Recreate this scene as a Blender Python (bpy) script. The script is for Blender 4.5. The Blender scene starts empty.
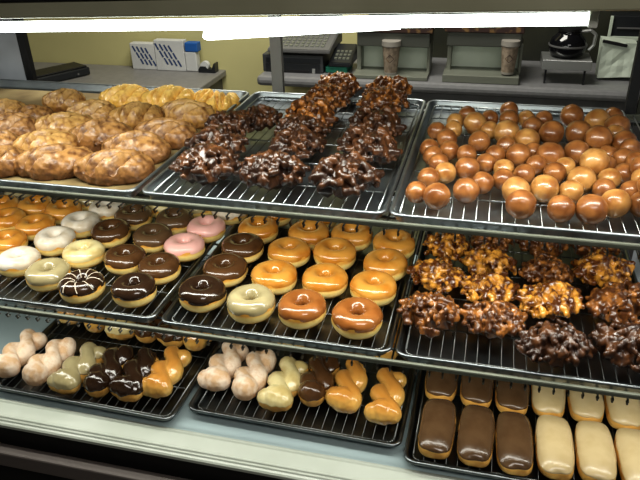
import bpy, bmesh, math, random
from math import sin, cos, pi, radians
from mathutils import Vector, Matrix, noise
random.seed(7)
S = bpy.context.scene
COL = S.collection
# ---------------------------------------------------------------- camera
FPX, YAW, PIT, ROL = 662.5, .2585, .5004, -.0273
CAM = Vector((.577, -.939, .75))
_f = Vector((-sin(YAW)*cos(PIT), cos(YAW)*cos(PIT), -sin(PIT)))
_r = Vector((cos(YAW), sin(YAW), 0)); _u = _r.cross(_f)
_r, _u = _r*cos(ROL)+_u*sin(ROL), _u*cos(ROL)-_r*sin(ROL)
cd = bpy.data.cameras.new('camera'); cam = bpy.data.objects.new('camera', cd); COL.objects.link(cam)
cd.sensor_width = 36; cd.lens = FPX/640*36; cd.clip_start = .02
cam.matrix_world = Matrix(((_r.x, _u.x, -_f.x, CAM.x), (_r.y, _u.y, -_f.y, CAM.y), (_r.z, _u.z, -_f.z, CAM.z), (0, 0, 0, 1)))
S.camera = cam
def ray(x, y): return _r*((x-320)/FPX) - _u*((y-240)/FPX) + _f
def pz(x, y, z): d = ray(x, y); return CAM + d*((z-CAM.z)/d.z)      # photo measurement -> point at height z
def py(x, y, Y): d = ray(x, y); return CAM + d*((Y-CAM.y)/d.y)      # photo measurement -> point at depth Y

# ---------------------------------------------------------------- materials
def mat(name, col, rough=.5, metal=0, col2=None, scale=20, bump=0, bscale=None, coat=0, ramp=None, emit=0, spec=.5, sss=0, lo=.4, hi=.6, detail=3, coord='Object'):
    m = bpy.data.materials.new(name); m.use_nodes = True
    nt = m.node_tree; N = nt.nodes; L = nt.links; b = N['Principled BSDF']
    b.inputs['Roughness'].default_value = rough; b.inputs['Metallic'].default_value = metal
    b.inputs['Coat Weight'].default_value = coat; b.inputs['Coat Roughness'].default_value = .08
    b.inputs['Specular IOR Level'].default_value = spec
    b.inputs['Base Color'].default_value = (*col, 1)
    tc = N.new('ShaderNodeTexCoord'); src = tc.outputs[coord]
    cur = None
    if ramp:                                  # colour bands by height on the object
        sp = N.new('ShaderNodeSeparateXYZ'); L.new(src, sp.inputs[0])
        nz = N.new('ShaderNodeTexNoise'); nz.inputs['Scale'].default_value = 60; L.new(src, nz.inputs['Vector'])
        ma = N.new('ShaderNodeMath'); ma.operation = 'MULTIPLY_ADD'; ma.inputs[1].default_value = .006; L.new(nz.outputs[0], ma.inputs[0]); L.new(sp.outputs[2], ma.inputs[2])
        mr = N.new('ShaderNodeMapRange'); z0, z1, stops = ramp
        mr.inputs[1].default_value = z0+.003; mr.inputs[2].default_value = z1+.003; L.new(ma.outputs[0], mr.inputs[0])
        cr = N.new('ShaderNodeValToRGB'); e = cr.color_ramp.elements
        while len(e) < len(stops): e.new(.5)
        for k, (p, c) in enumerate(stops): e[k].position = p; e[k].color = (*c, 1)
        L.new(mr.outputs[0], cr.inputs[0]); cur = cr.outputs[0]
    if col2:
        n1 = N.new('ShaderNodeTexNoise'); n1.inputs['Scale'].default_value = scale; n1.inputs['Detail'].default_value = detail; L.new(src, n1.inputs['Vector'])
        m1 = N.new('ShaderNodeMapRange'); m1.inputs[1].default_value = lo; m1.inputs[2].default_value = hi; L.new(n1.outputs[0], m1.inputs[0])
        mx = N.new('ShaderNodeMix'); mx.data_type = 'RGBA'; L.new(m1.outputs[0], mx.inputs[0])
        if cur: L.new(cur, mx.inputs[6])
        else: mx.inputs[6].default_value = (*col, 1)
        mx.inputs[7].default_value = (*col2, 1); cur = mx.outputs[2]
    if cur: L.new(cur, b.inputs['Base Color'])
    if bump:
        n2 = N.new('ShaderNodeTexNoise'); n2.inputs['Scale'].default_value = bscale or scale*3; n2.inputs['Detail'].default_value = 4; L.new(src, n2.inputs['Vector'])
        bp = N.new('ShaderNodeBump'); bp.inputs['Strength'].default_value = bump; bp.inputs['Distance'].default_value = .003
        L.new(n2.outputs[0], bp.inputs['Height']); L.new(bp.outputs[0], b.inputs['Normal'])
    if emit:
        b.inputs['Emission Color'].default_value = (*col, 1); b.inputs['Emission Strength'].default_value = emit
    if sss:
        b.inputs['Subsurface Weight'].default_value = sss; b.inputs['Subsurface Radius'].default_value = (.01, .006, .003)
    return m
M = {}
M['dough'] = mat('donut_dough', (.6, .35, .1), .5, ramp=(0, .042, [(0, (.42, .17, .025)), (.16, (.70, .38, .07)), (.28, (.95, .76, .32)), (.48, (.94, .70, .24)), (.60, (.72, .34, .05))]), col2=(.74, .44, .10), scale=40, lo=.6, hi=.95, bump=.15)
M['caramel'] = mat('caramel_glaze', (.68, .33, .065), .2, col2=(.56, .22, .03), scale=25, coat=.6, bump=.3, bscale=70)
M['brown'] = mat('brown_glaze', (.34, .13, .034), .2, col2=(.27, .095, .022), scale=25, coat=.6, bump=.3, bscale=70)
M['chocolate'] = mat('chocolate_icing', (.105, .050, .020), .20, col2=(.075, .034, .013), scale=20, coat=.5, bump=.35, bscale=50)
M['dark_chocolate'] = mat('dark_chocolate_icing', (.042, .022, .012), .16, col2=(.03, .015, .008), scale=20, coat=.6, bump=.35, bscale=50)
M['milk_chocolate'] = mat('milk_chocolate_icing', (.135, .078, .038), .25, col2=(.105, .058, .027), scale=20, coat=.4, bump=.35, bscale=50)
M['pink'] = mat('pink_icing', (.92, .52, .46), .3, col2=(.86, .46, .40), scale=30, coat=.3, bump=.12, bscale=60)
M['white'] = mat('white_glaze', (.78, .71, .60), .42, col2=(.64, .54, .40), scale=35, coat=.2, bump=.25, bscale=90)
M['sugar'] = mat('sugar_coat', (.88, .72, .56), .85, col2=(.72, .48, .28), scale=45, bump=.35, bscale=250)
M['beige'] = mat('maple_icing', (.43, .365, .20), .22, col2=(.36, .30, .155), scale=25, coat=.5, bump=.1, bscale=50)
M['pale_yellow'] = mat('pale_yellow_icing', (.84, .72, .38), .25, col2=(.62, .48, .2), scale=25, coat=.5, bump=.15, bscale=50)
M['vanilla'] = mat('vanilla_icing', (.66, .52, .29), .28, col2=(.60, .46, .24), scale=25, coat=.3, bump=.3, bscale=50)
M['swirl'] = mat('white_swirl_icing', (.7, .62, .5), .3, coat=.3)
M['twist_dough'] = mat('twist_dough', (.6, .35, .1), .5, ramp=(0, .042, [(0, (.50, .24, .05)), (.3, (.80, .52, .16)), (.6, (.78, .45, .11)), (1, (.62, .28, .05))]), col2=(.56, .26, .05), scale=40, lo=.5, hi=.8, bump=.15)
M['twist_glazed'] = mat('twist_glazed', (.6, .3, .06), .2, ramp=(0, .042, [(0, (.50, .24, .05)), (.3, (.92, .68, .26)), (.6, (.84, .52, .14)), (1, (.64, .29, .06))]), col2=(.60, .26, .045), scale=40, lo=.5, hi=.8, coat=.7, bump=.12)
M['hole'] = mat('caramel_ball', (.36, .150, .045), .32, col2=(.18, .062, .017), scale=40, coat=.4, bump=.1, bscale=60, lo=.35, hi=.65)
M['hole_pale'] = mat('caramel_ball_pale', (.50, .26, .08), .32, col2=(.28, .11, .027), scale=36, coat=.6, bump=.1, bscale=60, lo=.42, hi=.68)
M['fritter_dark'] = mat('fritter_dark', (.030, .013, .007), .32, col2=(.12, .048, .018), scale=60, coat=.25, bump=.35, bscale=180, lo=.42, hi=.66)
M['fritter_brown'] = mat('fritter_brown', (.080, .028, .009), .28, col2=(.40, .16, .038), scale=70, coat=.4, bump=.35, bscale=180, lo=.46, hi=.64)
M['fritter_amber'] = mat('fritter_amber', (.11, .034, .008), .2, col2=(.74, .34, .055), scale=55, coat=.8, bump=.35, bscale=180, lo=.45, hi=.62)
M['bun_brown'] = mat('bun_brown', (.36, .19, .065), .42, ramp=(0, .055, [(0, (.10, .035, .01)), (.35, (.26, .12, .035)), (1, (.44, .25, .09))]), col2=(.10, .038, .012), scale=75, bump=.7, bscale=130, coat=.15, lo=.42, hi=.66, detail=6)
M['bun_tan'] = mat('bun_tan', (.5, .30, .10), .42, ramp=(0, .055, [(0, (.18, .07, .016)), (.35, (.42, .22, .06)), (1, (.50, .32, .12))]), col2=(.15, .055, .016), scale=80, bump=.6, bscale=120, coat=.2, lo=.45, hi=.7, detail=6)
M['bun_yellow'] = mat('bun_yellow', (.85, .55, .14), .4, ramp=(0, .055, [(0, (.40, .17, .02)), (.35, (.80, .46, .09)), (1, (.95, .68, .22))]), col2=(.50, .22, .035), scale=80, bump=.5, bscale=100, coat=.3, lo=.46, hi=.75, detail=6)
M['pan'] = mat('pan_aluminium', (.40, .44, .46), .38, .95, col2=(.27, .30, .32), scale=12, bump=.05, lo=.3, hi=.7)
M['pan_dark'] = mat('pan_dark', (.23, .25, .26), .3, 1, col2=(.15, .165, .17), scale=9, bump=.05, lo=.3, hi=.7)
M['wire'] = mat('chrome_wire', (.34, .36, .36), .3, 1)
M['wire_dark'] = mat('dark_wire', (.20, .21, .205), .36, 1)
M['rail'] = mat('shelf_rail', (.15, .16, .125), .5, .2, col2=(.12, .13, .10), scale=30, lo=.3, hi=.7)
M['steel'] = mat('brushed_steel', (.42, .43, .42), .38, .8, col2=(.36, .37, .36), scale=8)
M['post'] = mat('grey_post', (.22, .22, .21), .5, .3)
M['black_frame'] = mat('black_frame', (.012, .012, .013), .4)
M['deck'] = mat('white_deck', (.42, .52, .53), .35, col2=(.38, .47, .485), scale=4, lo=.3, hi=.7)
M['ledge'] = mat('cream_ledge', (.46, .49, .43), .3, col2=(.41, .44, .38), scale=6)
M['plinth'] = mat('dark_plinth', (.010, .009, .008), .6)
M['bumper'] = mat('bumper', (.14, .12, .11), .5)
M['top'] = mat('case_top', (.34, .33, .24), .18, .6, col2=(.2, .19, .14), scale=3)
M['beam'] = mat('case_beam', (.44, .43, .31), .35, .2, col2=(.38, .37, .26), scale=5)
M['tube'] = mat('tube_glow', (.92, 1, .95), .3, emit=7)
M['socket'] = mat('lamp_socket', (.5, .5, .46), .5)
M['liner'] = mat('parchment', (.30, .23, .11), .6, col2=(.17, .12, .05), scale=9)
M['paper'] = mat('white_paper', (.8, .78, .72), .7)
M['frost'] = mat('grey_panel', (.42, .45, .50), .35, col2=(.32, .34, .38), scale=5)
M['wall'] = mat('yellow_wall', (.60, .56, .28), .8, col2=(.56, .52, .26), scale=2)
M['wall_dim'] = mat('side_wall', (.28, .26, .17), .8, col2=(.25, .23, .15), scale=2)
M['floor'] = mat('floor_tile', (.08, .07, .06), .5, col2=(.06, .05, .045), scale=3)
M['ceil'] = mat('ceiling_paint', (.35, .34, .3), .9, col2=(.33, .32, .28), scale=3)
M['counter'] = mat('grey_counter', (.24, .232, .225), .45, col2=(.215, .21, .2), scale=40)
M['counter_side'] = mat('grey_counter_side', (.13, .13, .13), .5, col2=(.11, .11, .11), scale=10)
M['bar'] = mat('grey_bar', (.21, .21, .215), .4, col2=(.19, .19, .195), scale=40)
M['dark'] = mat('dark_back', (.022, .024, .017), .6, col2=(.035, .036, .022), scale=4)
M['blackp'] = mat('black_plastic', (.018, .02, .023), .35)
M['greyp'] = mat('grey_plastic', (.13, .13, .13), .5)
M['dgreyp'] = mat('dark_grey_plastic', (.05, .054, .058), .45)
M['green'] = mat('green_box', (.01, .17, .11), .5)
M['card'] = mat('white_card', (.62, .63, .62), .6, col2=(.56, .57, .57), scale=6)
M['blue'] = mat('blue_print', (.03, .06, .17), .6)
M['blue_bright'] = mat('blue_wrap', (.02, .12, .40), .5)
M['panel'] = mat('pale_green_panel', (.66, .73, .63), .4, col2=(.58, .65, .55), scale=6)
M['hood'] = mat('machine_hood', (.11, .115, .10), .4, .4)
M['mbase'] = mat('machine_base', (.22, .23, .19), .4, .3)
M['cup'] = mat('paper_cup_brown', (.36, .29, .22), .6, col2=(.22, .175, .13), scale=50)
M['cup_lid'] = mat('cup_band', (.30, .28, .25), .5)
M['silver'] = mat('silver_plate', (.50, .51, .50), .3, .7)
M['sign_red'] = mat('brown_sign', (.05, .025, .02), .6, col2=(.22, .13, .05), scale=30, lo=.55, hi=.65)

# ---------------------------------------------------------------- builders
def obj(name, me, m=None, parent=None, loc=(0, 0, 0), rot=(0, 0, 0), sc=(1, 1, 1)):
    if isinstance(me, bmesh.types.BMesh):
        b = me; me = bpy.data.meshes.new(name); bmesh.ops.recalc_face_normals(b, faces=b.faces) if not getattr(b, 'open', 0) else None; b.to_mesh(me); b.free()
    o = bpy.data.objects.new(name, me); COL.objects.link(o)
    if m is not None and len(me.materials) == 0: me.materials.append(m)
    o.location = loc; o.rotation_euler = rot; o.scale = sc
    if parent: o.parent = parent
    return o
def empty(name, loc=(0, 0, 0), rz=0):
    o = bpy.data.objects.new(name, None); COL.objects.link(o); o.location = loc; o.rotation_euler = (0, 0, rz); o.empty_display_size = .02; return o
def tag(o, label, cat, group=None):
    o['label'] = label; o['category'] = cat
    if group: o['group'] = group
    return o
def smooth(me, on=True):
    for p in me.polygons: p.use_smooth = on
def box(b, x0, x1, y0, y1, z0, z1, bev=0, mt=None):
    g = bmesh.ops.create_cube(b, size=1, matrix=Matrix.Translation(((x0+x1)/2, (y0+y1)/2, (z0+z1)/2)) @ Matrix.Diagonal((abs(x1-x0), abs(y1-y0), abs(z1-z0), 1)))
    if bev:
        es = list({e for v in g['verts'] for e in v.link_edges})
        bmesh.ops.bevel(b, geom=es, offset=bev, segments=2, affect='EDGES', profile=.5)
def bx(*a, **k): b = bmesh.new(); box(b, *a, **k); return b
def rod(b, p, q, r, n=6):
    p, q = Vector(p), Vector(q); d = q-p
    bmesh.ops.create_cone(b, cap_ends=True, segments=n, radius1=r, radius2=r, depth=d.length, matrix=Matrix.Translation((p+q)/2) @ d.to_track_quat('Z', 'Y').to_matrix().to_4x4())
def lathe(b, prof, n=24, at=(0, 0, 0)):
    rings = []
    for r_, z in prof: rings.append([b.verts.new((at[0]+r_*cos(2*pi*k/n), at[1]+r_*sin(2*pi*k/n), at[2]+z)) for k in range(n)])
    for A, B_ in zip(rings, rings[1:]):
        for k in range(n): b.faces.new((A[k], A[(k+1) % n], B_[(k+1) % n], B_[k]))
    b.faces.new(rings[0][::-1]); b.faces.new(rings[-1])
def sstep(a, b_, x): t = max(0, min(1, (x-a)/(b_-a))); return t*t*(3-2*t)

# ---------------------------------------------------------------- doughnuts
def torus_pt(ph, th, Rr, rx, rz, seed):
    n1 = noise.noise(Vector((cos(ph)*1.3, sin(ph)*1.3, seed)))
    R_ = Rr*(1+.05*n1); c = cos(th); s_ = sin(th)
    x = R_+rx*(1+.08*n1)*c
    z = rz*(abs(s_)**.85)*(1 if s_ > 0 else -1)
    if s_ < 0: z *= .88                                   # flatter below
    return Vector((x*cos(ph), x*sin(ph), z+rz*.88))
def donut_meshes(seed, cover=.60):
    Rr, rx, rz = .0278, .0182, .0232; nu, nv = 48, 24
    def build(fn):
        b = bmesh.new(); g = [[b.verts.new(fn(2*pi*i/nu, 2*pi*j/nv)) for j in range(nv)] for i in range(nu)]
        for i in range(nu):
            for j in range(nv): b.faces.new((g[i][j], g[(i+1) % nu][j], g[(i+1) % nu][(j+1) % nv], g[i][(j+1) % nv]))
        me = bpy.data.meshes.new('donut_shape'); bmesh.ops.recalc_face_normals(b, faces=b.faces); b.to_mesh(me); b.free(); smooth(me); return me
    d = build(lambda p, t: torus_pt(p, t, Rr, rx, rz, seed))
    zt = rz*1.88
    def ic(p, t):
        P = torus_pt(p, t, Rr, rx, rz, seed)
        edge = zt*(cover+.07*noise.noise(Vector((cos(p)*2.2, sin(p)*2.2, seed+9)))+.02*sin(p*5+seed))
        if cos(t) < 0: edge -= .1*zt
        k = sstep(edge-.0012, edge+.0022, P.z); off = -.0012+.0030*k
        nrm = Vector((cos(t)*cos(p), cos(t)*sin(p), sin(t)))
        return P+nrm*off
    return d, build(ic)
DON = [donut_meshes(s*3.7+1) for s in range(4)]
DONS = [(d.copy(), i.copy()) for d, i in DON]
_icm = {}; DL = []; EL = []
def icing_mesh(k, key):
    if (k, key) not in _icm:
        me = DON[k][1].copy(); me.materials.clear(); me.materials.append(M[key]); _icm[(k, key)] = me
    return _icm[(k, key)]
def donut(px, pyy, key, zr, label, group, size=1.0):
    k = random.randrange(4); rz = random.uniform(0, 6.28)
    p = pz(px, pyy, zr+.036*size)
    e = empty('donut', (p.x, p.y, zr+.0005), rz); e.scale = (size, size, size*random.uniform(.94, 1.05))
    e.rotation_euler = (random.uniform(-.04, .04), random.uniform(-.04, .04), rz)
    obj('dough', DON[k][0], M['dough'], e); obj('icing', icing_mesh(k, key if key != 'swirl' else 'dark_chocolate'), None, e)
    if key == 'swirl':
        b = bmesh.new()
        for a in range(9):
            an = a*2*pi/9
            for t0 in range(5):
                q = [torus_pt(an+.06*t, 2.5-.42*t, .0278, .0182, .0232, k*3.7+1) for t in (t0, t0+1)]
                nn = [Vector((cos(2.5-.42*t)*cos(an), cos(2.5-.42*t)*sin(an), sin(2.5-.42*t))) for t in (t0, t0+1)]
                rod(b, q[0]+nn[0]*.0016, q[1]+nn[1]*.0016, .0012, 5)
        obj('icing_swirl', b, M['swirl'], e)
    DL.append((e, .0900*size)); tag(e, label, 'donut', group)
    return e

def blob_mesh(spheres, vox=.0022, it=6, sub=2):
    b = bmesh.new()
    for (c, r_) in spheres: bmesh.ops.create_icosphere(b, subdivisions=sub, radius=r_, matrix=Matrix.Translation(c))
    me = bpy.data.meshes.new('blob'); b.to_mesh(me); b.free()
    o = bpy.data.objects.new('blob', me); COL.objects.link(o)
    m = o.modifiers.new('r', 'REMESH'); m.mode = 'VOXEL'; m.voxel_size = vox
    s_ = o.modifiers.new('s', 'SMOOTH'); s_.iterations = it; s_.factor = .5
    dg = bpy.context.evaluated_depsgraph_get(); out = bpy.data.meshes.new_from_object(o.evaluated_get(dg))
    bpy.data.objects.remove(o); bpy.data.meshes.remove(me); smooth(out); return out
# ---------------------------------------------------------------- lumpy pastry from a displaced sphere
def ico(sub, fn, name):
    b = bmesh.new(); bmesh.ops.create_icosphere(b, subdivisions=sub, radius=1)
    for v in b.verts: v.co = fn(v.co.copy())
    me = bpy.data.meshes.new(name); b.to_mesh(me); b.free(); smooth(me); return me
def fritter_mesh(seed):
    rnd = random.Random(seed*11+3); sp = [((0, 0, .013), .024), ((.023, .004, .012), .020), ((-.023, -.004, .012), .020), ((.004, .020, .011), .016), ((-.004, -.020, .011), .016)]
    for i in range(120):
        an = rnd.uniform(0, 2*pi); el = rnd.uniform(0, 1)**.8
        q = math.sqrt(1-el*el*.96); w_ = 1+.2*noise.noise(Vector((cos(an)*1.5, sin(an)*1.5, seed*3.)))
        r_ = rnd.uniform(.0030, .0066)
        x, y, z = .047*q*cos(an)*w_, .037*q*sin(an)*w_, .006+.027*el*(1+.3*noise.noise(Vector((cos(an)*2, sin(an)*2, seed+el*2))))
        a2 = rnd.uniform(0, 6.28); cv = rnd.uniform(-.25, .25)
        for j in range(rnd.randint(1, 5)):          # chunks are short curled strands
            sp.append(((x, y, z), r_*(1-.06*j))); x += cos(a2)*r_*.7; y += sin(a2)*r_*.7; z += rnd.uniform(-.0012, .0010); a2 += cv
            e_ = math.hypot(x/.053, y/.043)
            if e_ > 1: x /= e_; y /= e_
    me = blob_mesh(sp, .0014, 1, 1); zmin = min(v.co.z for v in me.vertices)
    for v in me.vertices: v.co.z = max(v.co.z-zmin-.002, 0)
    return me
FRIT = [fritter_mesh(s) for s in range(5)]
_fm = {}
def fritter(px, pyy, key, zr, label, group, size=1.0, rz=None):
    k = random.randrange(5)
    if (k, key) not in _fm:
        me = FRIT[k].copy(); me.materials.append(M[key]); _fm[(k, key)] = me
    p = pz(px, pyy, zr+.018*size)
    o = obj('fritter', _fm[(k, key)], None, None, (p.x, p.y, zr+.0005), (0, 0, random.choice([0, pi])+random.uniform(-.5, .5) if rz is None else rz), (size, size, size*1.3))
    EL.append((o, .106*size, .084*size)); return tag(o, label, 'fritter', group)
def bun_mesh(seed):
    rnd = random.Random(seed*5+1); sp = []
    lobes = 3+seed % 2                              # a rolled bun: overlapping diagonal folds
    for i in range(lobes):
        t = (i-(lobes-1)/2)/(lobes-1)*2; x0 = t*.025; r_ = .0345-.006*abs(t)+rnd.uniform(-.001, .001)
        for j in range(-4, 5):
            v = j/4; sp.append(((x0+v*.010, v*.013*(1-.3*abs(t)), .016+.003*rnd.random()), r_*(1-.10*v*v)))
    me = blob_mesh(sp, .0024, 2)
    for v in me.vertices:
        n = v.normal.copy(); q = v.co*1
        v.co += n*(.006*noise.noise(q*26+Vector((seed, 0, 0)))+.0035*abs(noise.noise(q*55+Vector((0, seed*2, 0))))+.0012*noise.noise(q*140))
    cut = [(-.014, 1.05), (.012, .85), (.030, 1.2)][:2+seed % 2]
    for v in me.vertices:
        wob = .005*noise.noise(Vector((v.co.x*40, v.co.y*40, seed)))
        for x0, an in cut:
            dd = (v.co.x-x0)*sin(an)-v.co.y*cos(an)+wob
            k = sstep(.018, .034, v.co.z)
            v.co.z -= k*(.0130*math.exp(-(dd/.0042)**2)-.0040*math.exp(-((abs(dd)-.008)/.004)**2))
    for v in me.vertices: v.co.z = max(0, v.co.z*.93)
    return me
BUN = [bun_mesh(s) for s in range(4)]
_bm = {}
def bun(px, pyy, w, key, zr, label, rz=0):
    k = random.randrange(4)
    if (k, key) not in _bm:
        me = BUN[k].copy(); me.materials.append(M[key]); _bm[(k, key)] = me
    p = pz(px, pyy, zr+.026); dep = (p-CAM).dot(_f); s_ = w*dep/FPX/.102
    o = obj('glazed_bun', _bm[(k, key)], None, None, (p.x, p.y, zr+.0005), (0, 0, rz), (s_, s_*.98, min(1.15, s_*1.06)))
    EL.append((o, .118*s_*.93, .088*s_*.93)); return tag(o, label, 'bun', 'scored buns on the left upper trays')

# ---------------------------------------------------------------- twists and bars
def iced_copy(me, edge, thick=.0016, amp=.006, seed=0):
    m2 = me.copy(); m2.materials.clear()
    zmax = max(v.co.z for v in me.vertices)
    ns = [v.normal.copy() for v in me.vertices]
    for v, n in zip(m2.vertices, ns):
        e = edge*zmax+amp*noise.noise(Vector((v.co.x*45, v.co.y*45, seed)))
        k = sstep(e-.001, e+.002, v.co.z)*sstep(-.1, .15, n.z+.05)
        v.co += n*(-.0012+(thick+.0012)*k)
    return m2
def twist_mesh(seed, L_=.150):
    sp = []; n = 30; ph0 = [.2, 1.1, -.5][seed % 3]
    for i in range(n+1):
        t = i/n; y = -L_/2+.020+t*(L_-.040); ph = ph0+t*2*pi*.92
        for s_ in (0, pi):
            a = .0150*(1-.15*t); lump = 1+.17*cos(2*(ph+s_))
            sp.append(((a*cos(ph+s_), y, .0205+.0085*sin(ph+s_)), (.0178-.002*t)*lump))
    sp.append(((0, -L_/2+.024, .0205), .0265))
    sp.append(((.004, L_/2-.022, .018), .0165))
    me = blob_mesh(sp, .002, 3)
    zmin = min(v.co.z for v in me.vertices)
    for v in me.vertices: v.co.z -= zmin; v.co.z = max(v.co.z, .0035)-.0035
    return me
TW = [twist_mesh(s) for s in range(3)]
TWI = [iced_copy(m, .50, seed=i) for i, m in enumerate(TW)]
_tm = {}
def tmesh(tab, k, key, nm):
    if (nm, k, key) not in _tm:
        me = tab[k].copy(); me.materials.clear(); me.materials.append(M[key]); _tm[(nm, k, key)] = me
    return _tm[(nm, k, key)]
def twist(p, q, key, zr, label, group, k=0, back=False):
    """front end at photo point p, direction towards q on the tray plane"""
    P, Q = pz(*p, zr+.02), pz(*q, zr+.02); d = Q-P; d.z = 0
    rz = math.atan2(d.y, d.x)-pi/2; d.normalize(); c = P+d*.051
    plain = key in ('sugar', 'glazed')
    if plain:
        o = obj('dough_twist', tmesh(TW, k, 'sugar' if key == 'sugar' else 'twist_glazed', 'd'), None, None, (c.x, c.y, zr+.0005), (0, 0, rz), (1.14, 1, 1.15))
    else:
        o = empty('dough_twist', (c.x, c.y, zr+.0005), rz); o.scale = (1.14, 1, 1.15)
        obj('dough', tmesh(TW, k, 'twist_dough', 'd'), None, o); obj('icing', tmesh(TWI, k, key, 'i'), None, o)
    return tag(o, label, 'pastry', group)
def bar_mesh(seed):
    b = bmesh.new(); bmesh.ops.create_icosphere(b, subdivisions=5, radius=1)
    a, l, h = .0340, .0745, .0205
    for v in b.verts:
        n = v.co.normalized()
        f = lambda t, e: (abs(t)**e)*(1 if t > 0 else -1)
        # superellipsoid
        k = (abs(n.x)**3.8+abs(n.y)**3.8)**(1/3.8) or 1e-6; rr = math.hypot(n.x, n.y); 
        zz = n.z; rad = math.sqrt(max(0, 1-zz*zz)); rad = rad**.48
        if rr > 1e-6:
            ux, uy = n.x/k, n.y/k
            x, y = ux*rad, uy*rad
        else: x = y = 0
        o = 1+.04*noise.noise(n*1.7+Vector((seed*5, 0, 0)))
        v.co = Vector((x*a*o, y*l*o, (f(zz, .8)*h)*o+(.001*cos(x*3) if zz > 0 else 0)+h))
    me = bpy.data.meshes.new('bar_shape'); b.to_mesh(me); b.free(); smooth(me)
    return me
BR = [bar_mesh(s) for s in range(3)]
BRI = [iced_copy(m, .66, .0016, .004, i) for i, m in enumerate(BR)]
def bar(x, y, key, zr, label, group, rz=0):
    k = random.randrange(3); o = empty('iced_bar', (x, y, zr+.0005), rz)
    obj('dough', tmesh(BR, k, 'twist_dough', 'bd'), None, o); obj('icing', tmesh(BRI, k, key, 'bi'), None, o)
    return tag(o, label, 'pastry', group)
BALLS=[(0.5362,0.5671,0.2655,0.0195),(0.4781,0.4423,0.2655,0.0195),(0.4735,0.3342,0.2656,0.0195),(0.484,0.2969,0.2658,0.0198),(0.4735,0.1191,0.2655,0.0195),(0.5097,0.0989,0.2706,0.023),(0.4871,0.1859,0.2655,0.0195),(0.515,0.2132,0.2661,0.0201),(0.4993,0.2598,0.2655,0.0195),(0.5134,0.3321,0.2655,0.0195),(0.5039,0.3931,0.267,0.021),(0.5122,0.4599,0.2655,0.0195),(0.5482,0.3159,0.2655,0.0195),(0.5536,0.2359,0.2687,0.0227),(0.5568,0.1366,0.2685,0.0225),(0.583,0.1808,0.2661,0.0201),(0.5873,0.2765,0.2655,0.0195),(0.5702,0.3843,0.2684,0.0224),(0.5562,0.4931,0.2708,0.0248),(0.5126,0.5104,0.2655,0.0195),(0.5866,0.5463,0.2655,0.0195),(0.5891,0.4648,0.2664,0.0195),(0.6289,0.6101,0.2666,0.0206),(0.6285,0.54,0.2677,0.0217),(0.6238,0.4363,0.2725,0.0265),(0.6228,0.378,0.2655,0.0195),(0.6034,0.3219,0.2657,0.0197),(0.6197,0.2521,0.2655,0.0195),(0.6187,0.2039,0.2655,0.0195),(0.6403,0.15,0.2698,0.0238),(0.6474,0.0946,0.2706,0.0246),(0.6558,0.2337,0.2655,0.0195),(0.6459,0.3194,0.2696,0.0236),(0.6638,0.4039,0.2709,0.0249),(0.6772,0.4993,0.2678,0.0218),(0.666,0.5552,0.2655,0.0195),(0.7038,0.5617,0.2655,0.0195),(0.7137,0.4559,0.2716,0.0256),(0.7043,0.3203,0.2725,0.0265),(0.6732,0.3524,0.2655,0.0195),(0.6783,0.2839,0.2655,0.0195),(0.7094,0.2469,0.2666,0.0206),(0.6875,0.1658,0.2706,0.0246),(0.7296,0.283,0.2655,0.0195),(0.7632,0.579,0.2715,0.0255),(0.8131,0.548,0.2725,0.0265),(0.8485,0.5809,0.2713,0.0225),(0.7976,0.3976,0.2851,0.0265),(0.7671,0.4628,0.2725,0.0265),(0.7546,0.3464,0.2712,0.0252),(0.7779,0.2735,0.2828,0.0265),(0.7319,0.1696,0.2668,0.0208),(0.7102,0.0936,0.2684,0.0224),(0.7527,0.2174,0.2704,0.0244),(0.7568,0.0949,0.2709,0.0249),(0.7878,0.1926,0.2655,0.0195),(0.7963,0.1248,0.2716,0.0241),(0.8012,0.2371,0.2669,0.0203),(0.8124,0.3593,0.2657,0.0197),(0.8028,0.3072,0.2655,0.0195),(0.8362,0.3278,0.2719,0.0209),(0.845,0.4916,0.2797,0.026),(0.8464,0.4062,0.2769,0.0246),(0.8297,0.2639,0.2684,0.0195),(0.8515,0.3634,0.281,0.0195),(0.8515,0.2925,0.2817,0.0195),(0.8284,0.1755,0.2726,0.0195),(0.841,0.1361,0.2687,0.0227),(0.8486,0.2059,0.2844,0.0195),(0.8349,0.448,0.2791,0.0195),(0.8515,0.2433,0.2924,0.0195),(0.8373,0.0925,0.3235,0.0225),(0.8486,0.0939,0.2807,0.0224),(0.8497,0.1319,0.311,0.0213)]

# ---------------------------------------------------------------- room
def struct(name, b, m):
    o = obj(name, b, m); o['kind'] = 'structure'; return o
FZ = -.92; WY = 2.55
struct('floor', bx(-3.2, 3.6, -3, WY+.1, FZ-.05, FZ), M['floor'])
struct('ceiling', bx(-3.2, 3.6, -3, WY+.1, 1.85, 1.9), M['ceil'])
struct('wall_back', bx(-3.2, 3.6, WY, WY+.1, FZ, 1.85), M['wall'])
struct('wall_left', bx(-3.3, -3.2, -3, WY+.1, FZ, 1.85), M['wall_dim'])
struct('wall_right', bx(3.6, 3.7, -3, WY+.1, FZ, 1.85), M['wall_dim'])

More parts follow.
